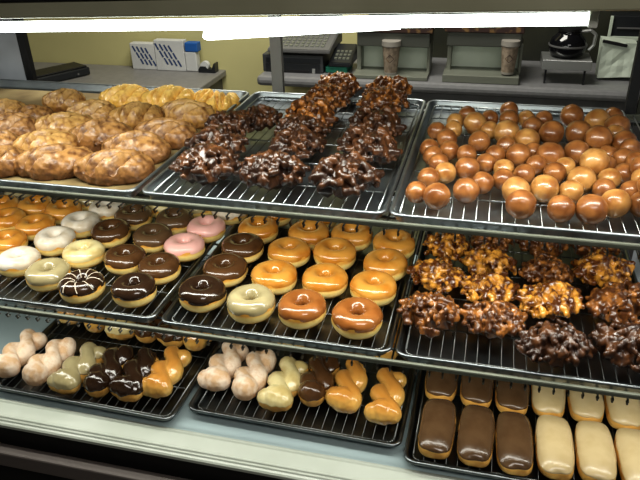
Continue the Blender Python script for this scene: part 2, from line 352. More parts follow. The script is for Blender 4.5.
# ---------------------------------------------------------------- display case
ZT, ZM, ZB = .254, .0, -.226                   # height of the pan rims on the three levels
XL, XR = -1.0, 1.0
PD = .024                                      # pan depth
case = empty('display_case', (0, .35, FZ)); tag(case, 'long lit bakery display case with two wire shelves over a pale deck', 'display case')
def part(name, b, m, parent=case, loc=(0, 0, 0)):
    o = obj(name, b, m); o.parent = parent
    if parent is case: o.location = (loc[0], loc[1]-.35, loc[2]-FZ)
    else: o.location = loc
    return o
DZ = ZB-PD-.002
part('deck', bx(XL, XR, -.024, .80, DZ-.03, DZ), M['deck'])
b = bmesh.new()                                # front ledge: raised lip, grooves and rolled edge, one profile swept along the case
prof = [(-.024, DZ-.02), (-.024, DZ), (-.027, DZ+.0015), (-.031, DZ+.0015), (-.034, DZ-.001), (-.067, DZ-.0025), (-.069, DZ-.001), (-.072, DZ-.001), (-.074, DZ-.004), (-.078, DZ-.004), (-.080, DZ-.007), (-.084, DZ-.008), (-.087, DZ-.011), (-.087, DZ-.018), (-.07, DZ-.020)]
for A, B_ in zip(prof, prof[1:]):
    b.faces.new([b.verts.new((XL, *A)), b.verts.new((XR, *A)), b.verts.new((XR, *B_)), b.verts.new((XL, *B_))])
part('front_ledge', b, M['ledge'])
part('front_panel', bx(XL, XR, -.075, -.05, FZ+.1, DZ-.018), M['plinth'])
part('kick_base', bx(XL+.02, XR-.02, -.03, .76, FZ, FZ+.1), M['plinth'])
part('body', bx(XL, XR, -.06, .79, FZ+.1, DZ-.03), M['plinth'])
part('bumper_strip', bx(XL, XR, -.112, -.085, py(0, 465, -.11).z, py(0, 452, -.11).z, bev=.004), M['bumper'])
def shelf(zr, y0, y1):
    zs = zr-PD-.002                            # top of the wires
    b = bmesh.new(); x = XL+.02
    while x < XR-.01:
        rod(b, (x, y0-.003, zs-.0018), (x, y1, zs-.0018), .0018, 5)
        rod(b, (x, y0-.001, zs-.0015), (x, y0+.0005, zs-.0095), .0017, 5)
        rod(b, (x, y0+.0005, zs-.0090), (x, y0+.008, zs-.0085), .0019, 5)
        x += .0235
    for yy in (y0+.06, (y0+y1)/2, y1-.03): rod(b, (XL, yy, zs-.006), (XR, yy, zs-.006), .003, 6)
    s_ = part('shelf', b, M['wire_dark'])
    r_ = obj('shelf_rail', bx(XL, XR, y0-.005, y0+.003, zr-.0195, zr-.0085, bev=.003), M['rail'], s_)
    r2 = obj('shelf_rail', bx(XL, XR, y1, y1+.008, zs-.018, zs+.002, bev=.003), M['rail'], s_)
    return s_
shelf(ZT, .040, .745)
shelf(ZM, -.004, .745)
for x in (-.747, .024, .915):
    part('post', bx(x-.015 if x == .024 else x-.012, x+.015 if x == .024 else x+.012, .747, .765, DZ, .60), M['post'] if x == .024 else M['black_frame'])
part('rear_door_panel', bx(XL, -.762, .752, .758, .20, .60), M['frost'])
part('rear_door_panel', bx(.93, XR, .752, .758, .20, .60), M['dark'])
part('end_panel', bx(XL-.012, XL, -.06, .77, DZ, .60), M['frost'])
part('end_panel', bx(XR, XR+.012, -.06, .77, DZ, .60), M['frost'])
part('top_rail', bx(XL, XR, .745, .775, .57, .60), M['beam'])
def slab(y0, y1, pt0, pt1, zz0, zz1):           # long bar whose ends sit at slightly different heights
    A, B_ = py(0, pt0, y0), py(640, pt1, y0); g = (B_.z-A.z)/(B_.x-A.x)
    b = bmesh.new(); box(b, XL-.012, XR+.012, y0, y1, zz0, zz1, bev=.003)
    for v in b.verts: v.co.z += A.z+g*(v.co.x-A.x)
    return b
part('top_rail', slab(-.012, .03, 19, 11, 0, .025), M['beam'])
part('edge_trim', slab(-.015, -.009, 19, 11, .024, .029), M['black_frame'])
part('top_panel', slab(-.012, .775, 19, 11, .0255, .031), M['top'])
# the long lamp, then a second tube standing in for a bright reflection
def lamp(p, q, r_, label, ends=True):
    e = empty('glowing_tube', p); b = bmesh.new(); p, q = Vector(p), Vector(q)
    rod(b, (0, 0, 0), q-p, r_, 16); t = obj('tube', b, M['tube'], e); smooth(t.data)
    if ends:
        for c, s_ in ((Vector((0, 0, 0)), -1), (q-p, 1)):
            obj('socket', bx(c.x-.006+.006*s_, c.x+.006+.006*s_, c.y-.010, c.y+.010, c.z-.010, c.z+.016, bev=.002), M['socket'], e)
    else: b = bmesh.new(); rod(b, (-.004, 0, 0), (0, 0, 0), r_*.9, 12); obj('end_cap', b, M['socket'], e)
    return tag(e, label, 'lamp')
tr = py(588, 19, .020); tl = py(0, 27, .020); tl = tr+(tl-tr)*1.12
lamp(tl, tr, .0085, 'long bright fluorescent tube under the front top rail of the case')
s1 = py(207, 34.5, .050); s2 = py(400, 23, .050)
lamp(s1, s2, .0088, 'shorter glowing tube added for a bright reflection just behind the long fluorescent tube', False)  # made-up tube: a bright glare given shape as a glowing rod

# ---------------------------------------------------------------- sheet pans and cooling racks
def rrect(x0, x1, y0, y1, r_, n=6):
    out = []
    for cx, cy, a0 in ((x1-r_, y1-r_, 0), (x0+r_, y1-r_, 90), (x0+r_, y0+r_, 180), (x1-r_, y0+r_, 270)):
        for k in range(n+1): a = radians(a0+90*k/n); out.append((cx+r_*cos(a), cy+r_*sin(a)))
    return out
PW, PL = .457, .66
def pan_mesh(PW=.457):
    b = bmesh.new(); rings = []
    for d, z in ((.0035, -.007), (0, -.005), (0, -.0015), (.002, 0), (.005, 0), (.0075, -.003), (.010, -.019), (.014, -.0235), (.020, -.024)):
        rings.append([b.verts.new((x, y, z)) for x, y in rrect(d, PW-d, d, PL-d, .022-d*.4)])
    n = len(rings[0])
    for A, B_ in zip(rings, rings[1:]):
        for k in range(n): b.faces.new((A[k], A[(k+1) % n], B_[(k+1) % n], B_[k]))
    b.faces.new(rings[-1])
    me = bpy.data.meshes.new('sheet_pan'); b.to_mesh(me); b.free(); smooth(me); return me
def rack_mesh():
    b = bmesh.new(); z = -.0105; x0, x1, y0, y1 = .017, PW-.017, .017, PL-.017
    pts = rrect(x0, x1, y0, y1, .014, 4)
    for A, B_ in zip(pts, pts[1:]+pts[:1]): rod(b, (*A, z), (*B_, z), .0021, 6)
    n = 20
    for k in range(1, n): x = x0+(x1-x0)*k/n; rod(b, (x, y0, z+.0006), (x, y1, z+.0006), .00105, 5)
    for yy in (.11, .22, .33, .44, .55): rod(b, (x0, yy, z-.0016), (x1, yy, z-.0016), .0017, 5)
    for x in (x0+.08, x1-.08):
        for yy in (.11, .33, .55): rod(b, (x, yy, z-.002), (x, yy, -.0235), .0016, 5)
    me = bpy.data.meshes.new('cooling_rack'); b.to_mesh(me); b.free(); smooth(me); return me
PAN, RACK = pan_mesh(), rack_mesh(); PAN.materials.append(M['pan']); RACK.materials.append(M['wire'])
PANW = pan_mesh(.925); PANW.materials.append(M['pan'])
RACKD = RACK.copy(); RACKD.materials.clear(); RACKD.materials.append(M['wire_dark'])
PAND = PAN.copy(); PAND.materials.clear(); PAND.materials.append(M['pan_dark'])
def tray(fl, zr, label, rack=True, rz=0, dark=False, rlabel=None):
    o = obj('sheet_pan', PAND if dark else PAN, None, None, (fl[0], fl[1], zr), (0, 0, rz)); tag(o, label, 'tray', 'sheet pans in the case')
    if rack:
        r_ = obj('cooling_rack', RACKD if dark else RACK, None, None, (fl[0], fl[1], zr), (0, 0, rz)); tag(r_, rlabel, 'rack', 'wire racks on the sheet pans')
o = obj('sheet_pan', PANW, None, None, (-.962, .047, ZT)); tag(o, 'wide paper-lined pan of scored golden buns on the upper shelf', 'tray', 'sheet pans in the case')
o = obj('parchment_liner', bx(.024, .901, .024, PL-.024, -.0237, -.0215), M['liner'], None, (-.962, .047, ZT)); tag(o, 'brown parchment liner under the scored golden buns', 'paper')
tray((-.027, .050), ZT, 'sheet pan of dark chocolate fritters on the upper shelf', rlabel='chrome wire rack under the dark chocolate fritters')
tray((.434, .050), ZT, 'sheet pan carrying the pile of doughnut holes', rlabel='chrome wire rack under the pile of doughnut holes')
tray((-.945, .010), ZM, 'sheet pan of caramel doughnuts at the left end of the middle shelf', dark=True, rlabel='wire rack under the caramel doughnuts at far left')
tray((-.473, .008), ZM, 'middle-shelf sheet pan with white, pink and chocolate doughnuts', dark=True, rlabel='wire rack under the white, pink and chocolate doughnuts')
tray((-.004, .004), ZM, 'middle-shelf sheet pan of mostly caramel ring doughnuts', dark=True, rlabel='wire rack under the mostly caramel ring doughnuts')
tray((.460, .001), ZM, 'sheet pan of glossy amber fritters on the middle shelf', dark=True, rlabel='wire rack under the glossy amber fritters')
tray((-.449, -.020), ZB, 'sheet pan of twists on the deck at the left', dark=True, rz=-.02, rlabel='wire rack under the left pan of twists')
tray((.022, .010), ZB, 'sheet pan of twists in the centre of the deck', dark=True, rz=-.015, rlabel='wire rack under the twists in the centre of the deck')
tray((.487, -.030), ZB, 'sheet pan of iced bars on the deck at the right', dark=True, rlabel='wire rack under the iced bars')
RT = -.0085                                    # rack top below rim
# ---------------------------------------------------------------- doughnuts on the middle shelf
zr = ZM+RT
CN = {'caramel': 'caramel glazed', 'white': 'white glazed', 'sugar': 'sugar dusted', 'pale_yellow': 'pale yellow iced', 'beige': 'beige iced', 'swirl': 'dark chocolate doughnut with white swirls', 'chocolate': 'chocolate iced', 'dark_chocolate': 'dark chocolate iced', 'milk_chocolate': 'chocolate iced', 'pink': 'pink iced', 'brown': 'deep brown glazed'}
M1 = [(3, 202, 'caramel', 'caramel doughnut cut by the left edge, just under the upper rail'),
 (34, 203, 'caramel', 'caramel doughnut under the upper rail, left of its twin beside the white one'),
 (67, 205, 'caramel', 'caramel doughnut touching the rearmost white doughnut'),
 (8, 216, 'caramel', 'caramel doughnut at the left edge, middle of the three down that edge'),
 (36, 221, 'caramel', 'caramel doughnut just left of the second white doughnut'),
 (5, 238, 'caramel', 'frontmost caramel doughnut at the left edge beside the white doughnuts'),
 (104, 207, 'white', 'rearmost white glazed doughnut, under the upper rail'),
 (82, 219, 'white', 'white glazed doughnut second from the back'),
 (55, 236, 'white', 'pinkish white doughnut behind the dusty one at left edge'),
 (18, 256, 'white', 'dusty white doughnut nearest the front at the left edge'),
 (83, 249, 'pale_yellow', 'pale yellow iced doughnut behind the beige one'),
 (47, 269, 'beige', 'beige iced doughnut in the front row of the pan'),
 (79, 283, 'swirl', 'dark doughnut with white icing swirls at the front'),
 (137, 211, 'milk_chocolate', 'chocolate doughnut directly under the rail beside the rearmost white one'),
 (111, 228, 'chocolate', 'chocolate doughnut touching the second white doughnut'),
 (153, 232, 'milk_chocolate', 'chocolate doughnut left of the front pink doughnut, one row behind'),
 (177, 215, 'milk_chocolate', 'chocolate doughnut behind the two pink doughnuts'),
 (124, 254, 'chocolate', 'chocolate doughnut right beside the pale yellow one'),
 (159, 263, 'chocolate', 'chocolate doughnut in front of the front pink one'),
 (206, 224, 'pink', 'pink iced doughnut, the one farther back'),
 (184, 242, 'pink', 'pink iced doughnut, the one nearer the front'),
 (133, 285, 'dark_chocolate', 'dark chocolate doughnut at the front right corner of its pan'),
 (160, 203, 'pale_yellow', 'doughnut mostly hidden by the upper rail, between two chocolate ones'),
 (195, 205, 'beige', 'doughnut mostly hidden by the rail behind the pink ones, left one'),
 (228, 207, 'white', 'doughnut mostly hidden by the rail behind the rear pink one'),
 (20, 190, 'beige', 'doughnut edge showing under the rail above the caramel ones'), (86, 198, 'beige', 'doughnut edge showing under the rail left of the rearmost white one')]
for x, y, k, l in M1: donut(x, y, k, zr, l, 'ring doughnuts on the left middle pans')
M2 = [(258, 225, 'caramel', 'caramel ring doughnut at back left of the centre pan'),
 (308, 230, 'caramel', 'caramel ring doughnut second from left in the rear row'),
 (352, 231, 'caramel', 'caramel ring doughnut third from left in the rear row'),
 (394, 240, 'caramel', 'caramel ring doughnut at the back right corner of the centre pan'),
 (244, 241, 'chocolate', 'chocolate doughnut in the centre pan, farthest from the front'),
 (290, 246, 'caramel', 'caramel doughnut right beside the rearmost chocolate one of the centre pan'),
 (335, 249, 'caramel', 'caramel doughnut third in the second row from back'),
 (385, 261, 'caramel', 'caramel doughnut second from the back in the right-hand column'),
 (225, 264, 'chocolate', 'chocolate doughnut between two others in the left column of the centre pan'),
 (274, 272, 'caramel', 'caramel doughnut directly behind the beige one'),
 (325, 275, 'caramel', 'caramel doughnut behind the left of the two brown ones'),
 (374, 282, 'caramel', 'caramel doughnut behind the front right brown one'),
 (201, 288, 'dark_chocolate', 'dark chocolate doughnut at the front left corner of the centre pan'),
 (251, 298, 'beige', 'beige iced doughnut between dark chocolate and brown in the front row'),
 (303, 303, 'brown', 'brown glazed doughnut third from left in the front row'),
 (357, 312, 'brown', 'brown glazed doughnut at the front right corner of the centre pan'),
 (272, 210, 'caramel', 'doughnut mostly hidden under the rail behind the rear caramel row, left'), (318, 213, 'caramel', 'doughnut mostly hidden under the rail behind the rear caramel row, right')]
for x, y, k, l in M2: donut(x, y, k, zr, l, 'ring doughnuts on the centre middle pan', 1.04)
for it in range(60):                            # nudge neighbours apart until they only touch
    for i in range(len(DL)):
        for j in range(i):
            A, B_ = DL[i][0], DL[j][0]; d = Vector((A.location.x-B_.location.x, A.location.y-B_.location.y, 0)); need = (DL[i][1]+DL[j][1])/2
            if 0 < d.length < need: d = d.normalized()*(need-d.length)*.5; A.location += d; B_.location -= d
for e, _ in DL: e.location.y = max(e.location.y, .067)
# ---------------------------------------------------------------- fritters
FR = 'amber fritters on the right middle pan'
M3 = [(449, 251, 'amber', 1, 'amber fritter at the back left corner of its pan'), (490, 245, 'brown', 1, 'brown fritter second from left in the back row'),
 (543, 248, 'brown', 1.05, 'brown fritter third from left in the back row'), (592, 250, 'brown', 1, 'flat brown fritter at the right of the back row'),
 (437, 281, 'amber', 1.05, 'amber fritter second from back in the left column'), (487, 268, 'amber', 1.05, 'brightest yellow fritter, second from back in the second column'),
 (546, 277, 'brown', .98, 'brown fritter in the middle of the third column'), (600, 276, 'amber', 1.1, 'amber fritter second from back in the right column'),
 (488, 295, 'amber', 1, 'amber fritter touching the front dark one in the second column'), (549, 307, 'amber', 1.12, 'wide amber fritter just behind the front dark one'),
 (620, 311, 'brown', 1.15, 'large brown fritter at the right edge, third from back'), (434, 319, 'brown', 1.08, 'dark fritter at the front left corner of its pan'),
 (488, 325, 'brown', 1.05, 'dark round fritter in front, second from left'), (558, 351, 'dark', 1.15, 'nearly black fritter nearest the front of its pan'),
 (624, 353, 'dark', 1.18, 'nearly black fritter at the right edge of the picture')]
for x, y, k, s_, l in M3: fritter(x, y, 'fritter_'+k, ZM+RT, l, FR, s_*1.08)
FD = 'dark fritters on the upper shelf'
T2 = [(207, 172, 'dark', 1.05, 'dark chocolate fritter at the front left corner'), (218, 151, 'dark', .98, 'dark chocolate fritter second from front in the left column'),
 (229, 131, 'dark', .92, 'dark chocolate fritter third from front in the left column'), (258, 124, 'dark', .8, 'small dark fritter alone at the back right of the left column'),
 (276, 178, 'dark', 1.02, 'dark chocolate fritter at the front of the middle column'), (297, 150, 'dark', .95, 'dark fritter second from front in the middle column'),
 (310, 124, 'brown', .98, 'brown fritter third from front in the middle column'), (325, 104, 'brown', .98, 'brown fritter fourth from front in the middle column'),
 (340, 91, 'brown', .95, 'lighter brown fritter at the very back of the middle column'), (344, 185, 'dark', 1.08, 'dark fritter at the front of the right column'),
 (368, 155, 'dark', 1.05, 'dark fritter second from front in the right column'), (376, 131, 'dark', 1, 'dark fritter third from front in the right column'),
 (382, 108, 'brown', 1, 'brown fritter fourth from front in the right column'), (389, 96, 'brown', .98, 'brown fritter at the very back of the right column'), (303, 137, 'dark', .95, 'dark fritter squeezed in the middle of the middle column')]
for x, y, k, s_, l in T2: fritter(x, y, 'fritter_'+k, ZT+RT, l, FD, s_*1.2)
# ---------------------------------------------------------------- doughnut holes
HM = [ico(4, (lambda s_: (lambda n: n*(1+.05*noise.noise(n*1.6+Vector((s_*5, 0, 0)))+.02*noise.noise(n*4+Vector((s_, 0, 0))))))(s), 'ball_shape') for s in range(3)]
HMS = []
for k, key in enumerate(['hole', 'hole', 'hole_pale']):
    for m0 in HM: me = m0.copy(); me.transform(Matrix.Scale(.023, 4)); me.materials.append(M[key]); HMS.append(me)
for (x, y, z, r_) in BALLS:
    o = obj('doughnut_hole', random.choice(HMS), None, None, (x, y, z), (random.uniform(0, 6), random.uniform(0, 6), random.uniform(0, 6)), (r_/.023,)*3)
    tag(o, 'round caramel-glazed doughnut hole in the pile on the upper right pan', 'doughnut hole', 'doughnut holes piled on the upper right pan')
# ---------------------------------------------------------------- buns
zb = ZT-.0215
BN = [(126, 97, 46, 'bun_yellow', 'bright yellow bun, leftmost of the yellow ones at the back', 0), (175, 98, 46, 'bun_yellow', 'bright yellow bun second from left in the back row', .2),
 (201, 97, 30, 'bun_yellow', 'small yellow bun tucked behind in the back row', .4), (217, 100, 36, 'bun_yellow', 'round yellow bun at the back right corner of the pan', .9),
 (63, 99, 38, 'bun_tan', 'speckled pale bun behind the others at the back left', 0), (92, 113, 48, 'bun_tan', 'tan bun in the second row, left of centre', -.2),
 (136, 116, 46, 'bun_tan', 'tan bun directly in front of the leftmost yellow bun', .3), (187, 113, 52, 'bun_tan', 'tan bun at the right edge, second from the back', -.5),
 (165, 133, 56, 'bun_brown', 'brown bun at the right edge, third from the back', -.3), (138, 147, 60, 'bun_brown', 'dark brown bun at right edge, second from the front', -.2),
 (104, 165, 66, 'bun_brown', 'darkest brown bun at the front right corner', 0), (53, 161, 68, 'bun_brown', 'large brown bun at the front, left of the darkest one', .1),
 (101, 134, 56, 'bun_brown', 'brown bun in the centre of the pan', .1), (63, 126, 54, 'bun_tan', 'tan bun in the middle of the left half', .1),
 (4, 109, 38, 'bun_tan', 'small tan bun at the left edge farthest back', 0), (31, 113, 36, 'bun_brown', 'dark nutty bun behind the one on white paper', .3),
 (38, 144, 54, 'bun_tan', 'tan bun in front of the one on white paper', .2), (3, 161, 56, 'bun_brown', 'brown bun at the left edge nearest the front', .1),
 (4, 143, 46, 'bun_brown', 'brown bun at the left edge just behind the nearest one', 0)]
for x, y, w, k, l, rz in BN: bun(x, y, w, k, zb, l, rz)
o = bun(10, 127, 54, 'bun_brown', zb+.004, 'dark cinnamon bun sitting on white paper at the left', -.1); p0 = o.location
b = bmesh.new(); lathe(b, [(.052, 0), (.060, .012), (.0605, .012), (.0525, -.0006)], 24)
o = obj('paper_liner', b, M['paper'], None, (p0.x, p0.y, zb+.001), (0, 0, 0), (1.2, .86, 1.15)); tag(o, 'white paper liner under the dark cinnamon bun', 'paper')
for it in range(25):                             # fritters and buns shoved apart where they would run into each other
    for i in range(len(EL)):
        for j in range(i):
            A, B_ = EL[i], EL[j]
            if abs(A[0].location.z-B_[0].location.z) > .1: continue
            dx, dy = A[0].location.x-B_[0].location.x, A[0].location.y-B_[0].location.y
            sx, sy = (A[1]+B_[1])/2, (A[2]+B_[2])/2; q = math.hypot(dx/sx, dy/sy)
            if 0 < q < .95: k = (.95-q)*.12/q; A[0].location.x += dx*k; B_[0].location.x -= dx*k; A[0].location.y += dy*k; B_[0].location.y -= dy*k
for o_, wx, wy in EL: o_.location.y = max(o_.location.y, (.056 if o_.location.z > .1 else .006)+wy*.36)
# ---------------------------------------------------------------- twists and bars on the deck
zt = ZB+RT
A1 = 'twists on the left deck pan'; A2 = 'twists on the centre deck pan'
for a in [((6, 368), (42, 333), 'sugar', 'sugar twist farthest left on the left deck pan', 0), ((36, 376), (75, 338), 'sugar', 'sugar twist second from left on the left deck pan', 1),
 ((66, 384), (102, 348), 'beige', 'beige iced twist between sugar and chocolate twists', 0), ((98, 387), (128, 348), 'dark_chocolate', 'dark chocolate twist, left of the pair', 1),
 ((127, 391), (155, 352), 'dark_chocolate', 'dark chocolate twist, right of the pair', 2), ((157, 388), (185, 348), 'glazed', 'caramel glazed twist at the right of the left deck pan', 0),
 ((73, 316), (92, 292), 'glazed', 'small glazed twist peeking under the rail, farthest left', 0), ((96, 324), (115, 300), 'glazed', 'glazed twist peeking under the rail, second from left', 1),
 ((122, 331), (140, 305), 'pale_yellow', 'pale yellow iced twist peeking under the rail', 0), ((147, 334), (165, 309), 'chocolate', 'chocolate twist peeking under the rail, left one', 1),
 ((171, 338), (190, 315), 'chocolate', 'chocolate twist peeking under the rail, right one', 2), ((195, 342), (212, 318), 'glazed', 'glazed twist peeking under the rail above the pan corner', 1)]:
    twist(a[0], a[1], a[2], zt, a[3], A1, a[4])
for a in [((215, 381), (240, 346), 'sugar', 'sugar twist at the left of the centre deck pan', 0), ((245, 390), (268, 352), 'sugar', 'sugar twist second from left on the centre deck pan', 1),
 ((276, 401), (300, 360), 'pale_yellow', 'pale beige iced twist on the centre deck pan', 0), ((312, 396), (330, 355), 'chocolate', 'chocolate iced twist on the centre deck pan', 1),
 ((343, 402), (360, 360), 'glazed', 'caramel glazed twist right beside the chocolate one', 2), ((383, 414), (395, 367), 'glazed', 'caramel glazed twist at the right of the centre deck pan', 0)]:
    twist(a[0], a[1], a[2], zt, a[3], A2, a[4])
for a in [((293, 341), (310, 312), 'pale_yellow', 'yellow twist barely showing behind the pale beige one', 0), ((385, 354), (396, 322), 'glazed', 'glazed twist showing behind the rightmost centre twist', 1), ((240, 333), (256, 306), 'sugar', 'sugar twist mostly hidden under the rail behind the centre ones', 1)]:
    twist(a[0], a[1], a[2], zt, a[3], A2, a[4])
G3 = 'iced bars on the right deck pan'
names = ['left-hand', 'middle', 'right-hand']
for i, (x, y) in enumerate([(.544, .058), (.619, .054), (.691, .050), (.765, .056), (.838, .058), (.911, .052)]):
    kk = 'milk_chocolate' if i < 3 else 'vanilla'; c_ = 'chocolate' if i < 3 else 'cream'
    bar(x, y, kk, zt, f'{names[i%3]} {c_} iced bar of the front three', G3, random.uniform(-.04, .04))
    bar(x-.004, y+.158, kk, zt, f'{names[i%3]} {c_} iced bar of the three behind, partly under the rail', G3, random.uniform(-.04, .04))
# ---------------------------------------------------------------- behind the case
LZ, BZ = -.185, py(480, 84.5, 2.05).z
e = pz(229, 67.5, LZ)                          # back right corner of the left counter
ct = empty('counter', (-2.0, 2.0, FZ)); tag(ct, 'grey service counter with white boxes on it behind the buns', 'counter')
def child(name, bm_, m, root):
    o = obj(name, bm_, m, root); o.location = -root.location if root.rotation_euler.z == 0 else (0, 0, 0); return o
child('countertop', bx(-3.1, e.x, 1.55, WY-.002, LZ-.035, LZ, bev=.006), M['counter'], ct)
child('cabinet', bx(-3.1, e.x-.03, 1.60, WY-.002, FZ, LZ-.035), M['counter_side'], ct)
# back bar
l = py(256, 82, 2.03)
bt = empty('counter', (1.0, 2.3, FZ)); tag(bt, 'back bar counter carrying the register and coffee machines', 'counter')
child('countertop', bx(l.x, 3.2, 2.03, WY-.002, BZ-.048, BZ, bev=.018), M['bar'], bt)
child('cabinet', bx(l.x+.3, 3.18, 2.12, WY-.002, FZ, BZ-.048), M['counter_side'], bt)
dk = py(368, 60, WY-.04)
o = obj('back_panel', bx(dk.x, 3.1, WY-.03, WY-.004, BZ, 1.2), M['dark']); tag(o, 'dark panel on the wall behind the coffee machines', 'panel')
def fbox(root, name, m, x0, y0, x1, y1, Y, dy, bev=.003, base=None):
    """box whose front face covers the photo rectangle at depth Y"""
    a, c = py(x0, (y0+y1)/2, Y), py(x1, (y0+y1)/2, Y); zc = (x0+x1)/2
    zt_, zb_ = py(zc, y0, Y).z, py(zc, y1, Y).z
    if base is not None: zb_ = base
    if 2.0 < Y < 2.3: zb_ = max(zb_, BZ+.001)       # nothing sinks into the bar
    o = obj(name, bx(a.x, c.x, Y, Y+dy, zb_, zt_, bev=bev), m, root)
    if root: o.location = -root.location
    return o
# white boxes with blue print
for (x0, y0, x1, lab, sl) in [(131, 43.5, 155, 'white box with blue diagonal print, left of the larger one', 0), (155, 40.5, 184, 'larger white box with blue diagonal print', 1)]:
    Yb = 2.47 if sl else 2.475
    a = py(x0, 60, Yb); r_ = empty('cup_box', (a.x, Yb, LZ)); tag(r_, lab, 'box')
    fbox(r_, 'carton', M['card'], x0, y0, x1, 67, Yb, .05, .003, LZ+.001)
    b = bmesh.new(); w = py(x1, 60, Yb).x-a.x; h = py(x0, y0, Yb).z-LZ
    for k in range(4):
        u0 = w*(.12+.17*k) if not sl else w*(.05+.15*k); 
        for j in range(3):
            s0 = .90-.24*j-.02*k; s1 = s0-.21
            xa = u0+w*.13*j; xb = xa+w*.12
            b.faces.new([b.verts.new((xx, -.0015, zz*h)) for xx, zz in ((xa, s0), (xa+.009, s0+.02), (xb+.006, s1+.02), (xb-.004, s1))])
    o = obj('printed_stripes', b, M['blue'], r_)
r_ = empty('paper_roll_pack', (py(190, 60, 2.47).x, 2.47, LZ)); tag(r_, 'narrow white pack with a blue top beside the boxes', 'pack')
fbox(r_, 'pack', M['card'], 185, 52, 196.5, 67, 2.47, .05, .006, LZ+.001); fbox(r_, 'blue_wrap', M['blue_bright'], 184.5, 43, 197, 52, 2.468, .054, .004)
# tape dispenser
a = py(198, 66, 2.46); r_ = empty('tape_dispenser', (a.x, 2.46, LZ)); tag(r_, 'black desktop tape dispenser with a white roll', 'tape dispenser')
b = bmesh.new(); pr_ = [(0, 0), (.098, 0), (.100, .050), (.092, .052), (.080, .022), (.055, .018), (.040, .034), (.012, .034), (0, .018)]
f0 = [b.verts.new((x, 0, z)) for x, z in pr_]; f1 = [b.verts.new((x, .05, z)) for x, z in pr_]
b.faces.new(f0); b.faces.new(f1[::-1])
for k in range(len(pr_)): b.faces.new((f0[k], f0[(k+1) % len(pr_)], f1[(k+1) % len(pr_)], f1[k]))
obj('base', b, M['blackp'], r_)
b = bmesh.new(); rod(b, (.034, .008, .036), (.034, .036, .036), .024, 24); obj('tape_roll', b, M['card'], r_)
# black printer at left
P0 = pz(91, 75, LZ); P1 = pz(30, 89, LZ); d = P0-P1; rz = math.atan2(d.y, d.x)
r_ = empty('printer', (P1.x, P1.y, LZ), rz); tag(r_, 'flat black office machine on the grey counter at far left', 'machine')
L_ = d.length
obj('body', bx(0, L_, 0, .16, .004, .045, bev=.006), M['blackp'], r_); obj('lid', bx(.01, L_-.008, .01, .15, .045, .054, bev=.005), M['black_frame'], r_)
obj('button', bx(L_*.78, L_*.81, -.002, .003, .015, .025), M['greyp'], r_)
# cash register
Yr = 2.12
c0 = py(293, 70, Yr); r_ = empty('cash_register', (c0.x, Yr, BZ)); tag(r_, 'grey cash register with a black cash drawer on the back bar', 'cash register')
dr = fbox(r_, 'cash_drawer', M['dgreyp'], 263, 55, 323, 79.5, Yr, .26, .004, BZ+.001)
fbox(r_, 'drawer_front', M['blackp'], 266, 64, 320, 78, Yr-.004, .004, .001); fbox(r_, 'drawer_front', M['blackp'], 266, 58, 320, 62.5, Yr-.004, .004, .001)
fbox(r_, 'slot', M['black_frame'], 284, 70, 309, 72, Yr-.007, .004, .0005); fbox(r_, 'lock', M['silver'], 312, 69, 315, 74, Yr-.009, .006, .001)
zt_ = py(293, 54, Yr).z; x0 = py(268, 50, Yr).x; x1 = py(330, 50, Yr).x
def wedge(x0, x1, y0, y1, z0, zf, zk):
    b = bmesh.new(); v = [b.verts.new(p) for p in ((x0, y0, z0), (x1, y0, z0), (x1, y1, z0), (x0, y1, z0), (x0, y0, zf), (x1, y0, zf), (x1, y1, zk), (x0, y1, zk))]
    for q in ((0, 3, 2, 1), (4, 5, 6, 7), (0, 1, 5, 4), (1, 2, 6, 5), (2, 3, 7, 6), (3, 0, 4, 7)): b.faces.new([v[i] for i in q])
    bmesh.ops.bevel(b, geom=b.edges[:], offset=.004, segments=2, affect='EDGES'); return b
w_ = obj('register_body', wedge(x0, x1, Yr-.01, Yr+.27, zt_+.006, zt_+.024, zt_+.085), M['greyp'], r_); w_.location = -r_.location
b = bmesh.new(); dz = .061/.28
for i in range(10):
    for j in range(5):
        xx = x0+.025+i*(x1-x0-.05)/10; yy = Yr+.02+j*.03; zz = zt_+.024+(yy-Yr+.01)*dz
        box(b, xx, xx+.016, yy, yy+.02, zz-.002, zz+.007, bev=.002)
w_ = obj('keys', b, M['mbase'], r_); w_.location = -r_.location
w_ = obj('display', wedge(x0+.10, x1+.01, Yr+.18, Yr+.24, zt_+.06, zt_+.11, zt_+.15), M['dgreyp'], r_); w_.location = -r_.location
b = bmesh.new()
for i in range(4): box(b, x0+.03+i*(x1-x0-.1)/3, x0+.05+i*(x1-x0-.1)/3, Yr+.02, Yr+.04, zt_-.001, zt_+.008)
w_ = obj('foot', b, M['blackp'], r_); w_.location = -r_.location
# green box and card terminal
Yg = 2.14; g = py(337, 72, Yg); zg = py(337, 67, Yg).z
o = obj('green_box', bx(py(325.5, 72, Yg).x, py(347, 72, Yg).x, Yg, Yg+.14, BZ+.001, zg, bev=.003), M['green']); tag(o, 'green box under the card terminal beside the register', 'box')
r_ = empty('card_terminal', (g.x, Yg, zg+.002)); tag(r_, 'dark card terminal with keypad on top of the green box', 'card terminal')
ta, tb = py(329, 62, Yg).x-g.x, py(351, 62, Yg).x-g.x
obj('body', wedge(ta, tb, -.01, .16, .001, .02, .075), M['blackp'], r_)
b = bmesh.new()
for i in range(4):
    for j in range(3): yy = .02+j*.03; box(b, ta+.02+i*.02, ta+.033+i*.02, yy, yy+.018, .018+(yy+.01)*.32, .027+(yy+.01)*.32, bev=.001)
obj('keypad', b, M['mbase'], r_)
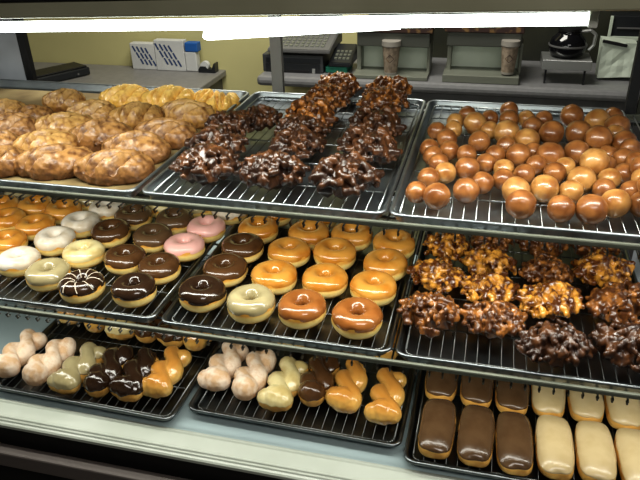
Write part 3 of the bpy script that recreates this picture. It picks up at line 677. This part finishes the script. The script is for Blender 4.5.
# coffee machines
def machine(x0, x1, label, cup):
    Y = 2.12; c = py((x0+x1)/2, 80, Y); r_ = empty('coffee_machine', (c.x, Y, BZ)); tag(r_, label, 'coffee machine', 'coffee machines on the back bar')
    s_ = (x1-x0)/79.
    fbox(r_, 'base', M['mbase'], x0-1, 76, x1-3, 84, Y-.06, .24, .003, BZ+.001)
    fbox(r_, 'drip_tray', M['black_frame'], x0+4, 74.5, x1-4, 76.5, Y+.0, .14, .001)
    fbox(r_, 'back_panel', M['panel'], x0+8, 45, x1-2, 75, Y+.10, .01, .002)
    fbox(r_, 'side_panel', M['mbase'], x0+4, 44, x0+8, 74, Y+.03, .12, .002); fbox(r_, 'side_panel', M['mbase'], x1-3, 44, x1, 74, Y+.03, .12, .002)
    fbox(r_, 'hood', M['hood'], x0+4, 33, x1, 47, Y+.0, .18, .004)
    fbox(r_, 'sign_strip', M['sign_red'], x0+2, 24, x1+3, 33, Y-.01, .2, .003)
    # cup
    Yc = Y-.052; b = bmesh.new(); cx = py(cup, 60, Yc); zb_ = py(cup, 75.5, Yc).z; zt2 = py(cup, 42, Yc).z; h = zt2-zb_
    wr = (py(cup+9.5, 45, Yc).x-py(cup-9.5, 45, Yc).x)/2
    k_ = empty('coffee_cup', (cx.x, Yc+.03, zb_+.001)); tag(k_, 'tall brown paper cup standing on the '+('left' if x0 < 400 else 'right')+' coffee machine', 'cup')
    lathe(b, [(wr*.68, 0), (wr*.95, h*.86)], 24); o = obj('cup_body', b, M['cup'], k_); 
    b = bmesh.new(); lathe(b, [(wr*.7, .0005), (wr*.72, h*.07)], 24); obj('bottom_band', b, M['cup_lid'], k_)
    b = bmesh.new(); lathe(b, [(wr*.97, h*.84), (wr*1.02, h*.86), (wr*1.0, h)], 24); obj('rim', b, M['cup_lid'], k_)
    b = bmesh.new(); s0 = wr*.86                 # small diamond mark on the cup
    for q in range(4):
        a_, b2 = q*pi/2, (q+1)*pi/2; R_ = wr*.42
        rod(b, (cos(a_)*R_, -s0-.001, h*.5+sin(a_)*R_), (cos(b2)*R_, -s0-.001, h*.5+sin(b2)*R_), .0012, 4)
    obj('diamond_mark', b, M['sign_red'], k_)
machine(353, 430, 'left coffee machine with pale green panel behind a paper cup', 390)
machine(443, 522, 'right coffee machine with pale green panel, next to the carafe', 509)
# carafe warmer
Y = 2.10; c = py(567, 78, Y); r_ = empty('carafe_stand', (c.x, Y, BZ)); tag(r_, 'silver warmer stand on thin legs under the black carafe', 'stand')
fbox(r_, 'plate', M['silver'], 542, 60.5, 592, 70.5, Y, .16, .003)
for xx in (544, 583): fbox(r_, 'leg', M['black_frame'], xx, 70, xx+2, 84, Y+.01, .01, .001, BZ+.001)
zp = py(567, 60.5, Y).z; cc = py(567, 50, Y+.08)
r_ = empty('coffee_carafe', (cc.x, Y+.08, zp+.001)); tag(r_, 'round black glass coffee carafe on the silver stand', 'carafe')
b = bmesh.new(); lathe(b, [(.045, 0), (.068, .008), (.078, .03), (.080, .05), (.070, .078), (.052, .095), (.046, .105), (.048, .112)], 32); o = obj('body', b, mat('black_glass', (.008, .008, .01), .08), r_); smooth(o.data)
b = bmesh.new(); lathe(b, [(.049, .111), (.049, .122), (.03, .127)], 24); obj('lid', b, M['black_frame'], r_)
b = bmesh.new(); hp = [(.046, 0, .105), (.085, 0, .112), (.108, 0, .095), (.106, 0, .05), (.088, 0, .028)]
for A, B_ in zip(hp, hp[1:]): rod(b, A, B_, .007, 8)
obj('handle', b, M['silver'], r_)
b = bmesh.new(); lathe(b, [(.0805, .046), (.0812, .048), (.0812, .052), (.0805, .054)], 32); obj('band', b, M['greyp'], r_)
# tilted white sign and dark framed device
a = py(597, 76, 2.2); r_ = empty('paper_bag', (a.x, 2.2, BZ)); tag(r_, 'crumpled white bag with folded top at the right end of the bar', 'bag')
pts = [(597, 78), (634, 77), (638, 44), (603, 40)]
b = bmesh.new(); fr = []; bk = []
for (x, y) in pts: q = py(x, y, 2.2)-Vector(r_.location); q.z = max(q.z, .001); fr.append(b.verts.new(q)); bk.append(b.verts.new(q+Vector((0, .09, 0))))
b.faces.new(fr); b.faces.new(bk[::-1])
for k in range(4): b.faces.new((fr[k], fr[(k+1) % 4], bk[(k+1) % 4], bk[k]))
bmesh.ops.subdivide_edges(b, edges=b.edges[:], cuts=5, use_grid_fill=True)
for v in b.verts: v.co += Vector((.004*noise.noise(v.co*30), .006*noise.noise(v.co*25+Vector((3, 0, 0))), 0))
obj('bag_body', b, M['panel'], r_)
q = py(603, 41, 2.195)-Vector(r_.location); q2 = py(627, 46, 2.195)-Vector(r_.location); b = bmesh.new(); rod(b, q, q2, .007, 6); obj('fold_clip', b, M['black_frame'], r_)
r_ = empty('framed_device', (py(628, 30, 2.38).x, 2.38, BZ)); tag(r_, 'black device with a pale frame behind the white bag', 'machine')
fbox(r_, 'body', M['blackp'], 612, 16, 660, 40, 2.38, .1, .004, BZ+.001)
fbox(r_, 'frame', M['panel'], 609, 37, 660, 41, 2.37, .01, .001); fbox(r_, 'frame', M['panel'], 609, 16, 612, 41, 2.37, .01, .001); fbox(r_, 'slot', M['greyp'], 617, 28, 660, 29.5, 2.372, .01, .001)

# ---------------------------------------------------------------- light
def area(name, loc, rot, sx, sy, e_, col=(1, 1, 1)):
    ld = bpy.data.lights.new(name, 'AREA'); ld.shape = 'RECTANGLE'; ld.size = sx; ld.size_y = sy; ld.energy = e_; ld.color = col
    o = bpy.data.objects.new(name, ld); COL.objects.link(o); o.location = loc; o.rotation_euler = rot; return o
TC = (1, 1, .91)
area('case_tube_light', (.05, .03, .535), (radians(18), 0, 0), 1.8, .03, 7, TC)
area('upper_shelf_light', (.05, .06, .205), (radians(22), 0, 0), 1.9, .02, 3.4, TC)
area('middle_shelf_light', (.05, .03, -.05), (radians(15), 0, 0), 1.9, .02, 1.5, TC)
area('ceiling_light', (-.2, 1.5, 1.8), (0, 0, 0), 1.4, .6, 48, (1, .97, .88))
area('room_light', (1.2, -1.4, 1.8), (0, 0, 0), 1.2, .6, 22, (1, .96, .9))
w = bpy.data.worlds.new('world'); S.world = w; w.use_nodes = True; w.node_tree.nodes['Background'].inputs[0].default_value = (.5, .5, .48, 1); w.node_tree.nodes['Background'].inputs[1].default_value = .12
S.view_settings.view_transform = 'Standard'; S.view_settings.exposure = 0; S.view_settings.look = 'Medium High Contrast'
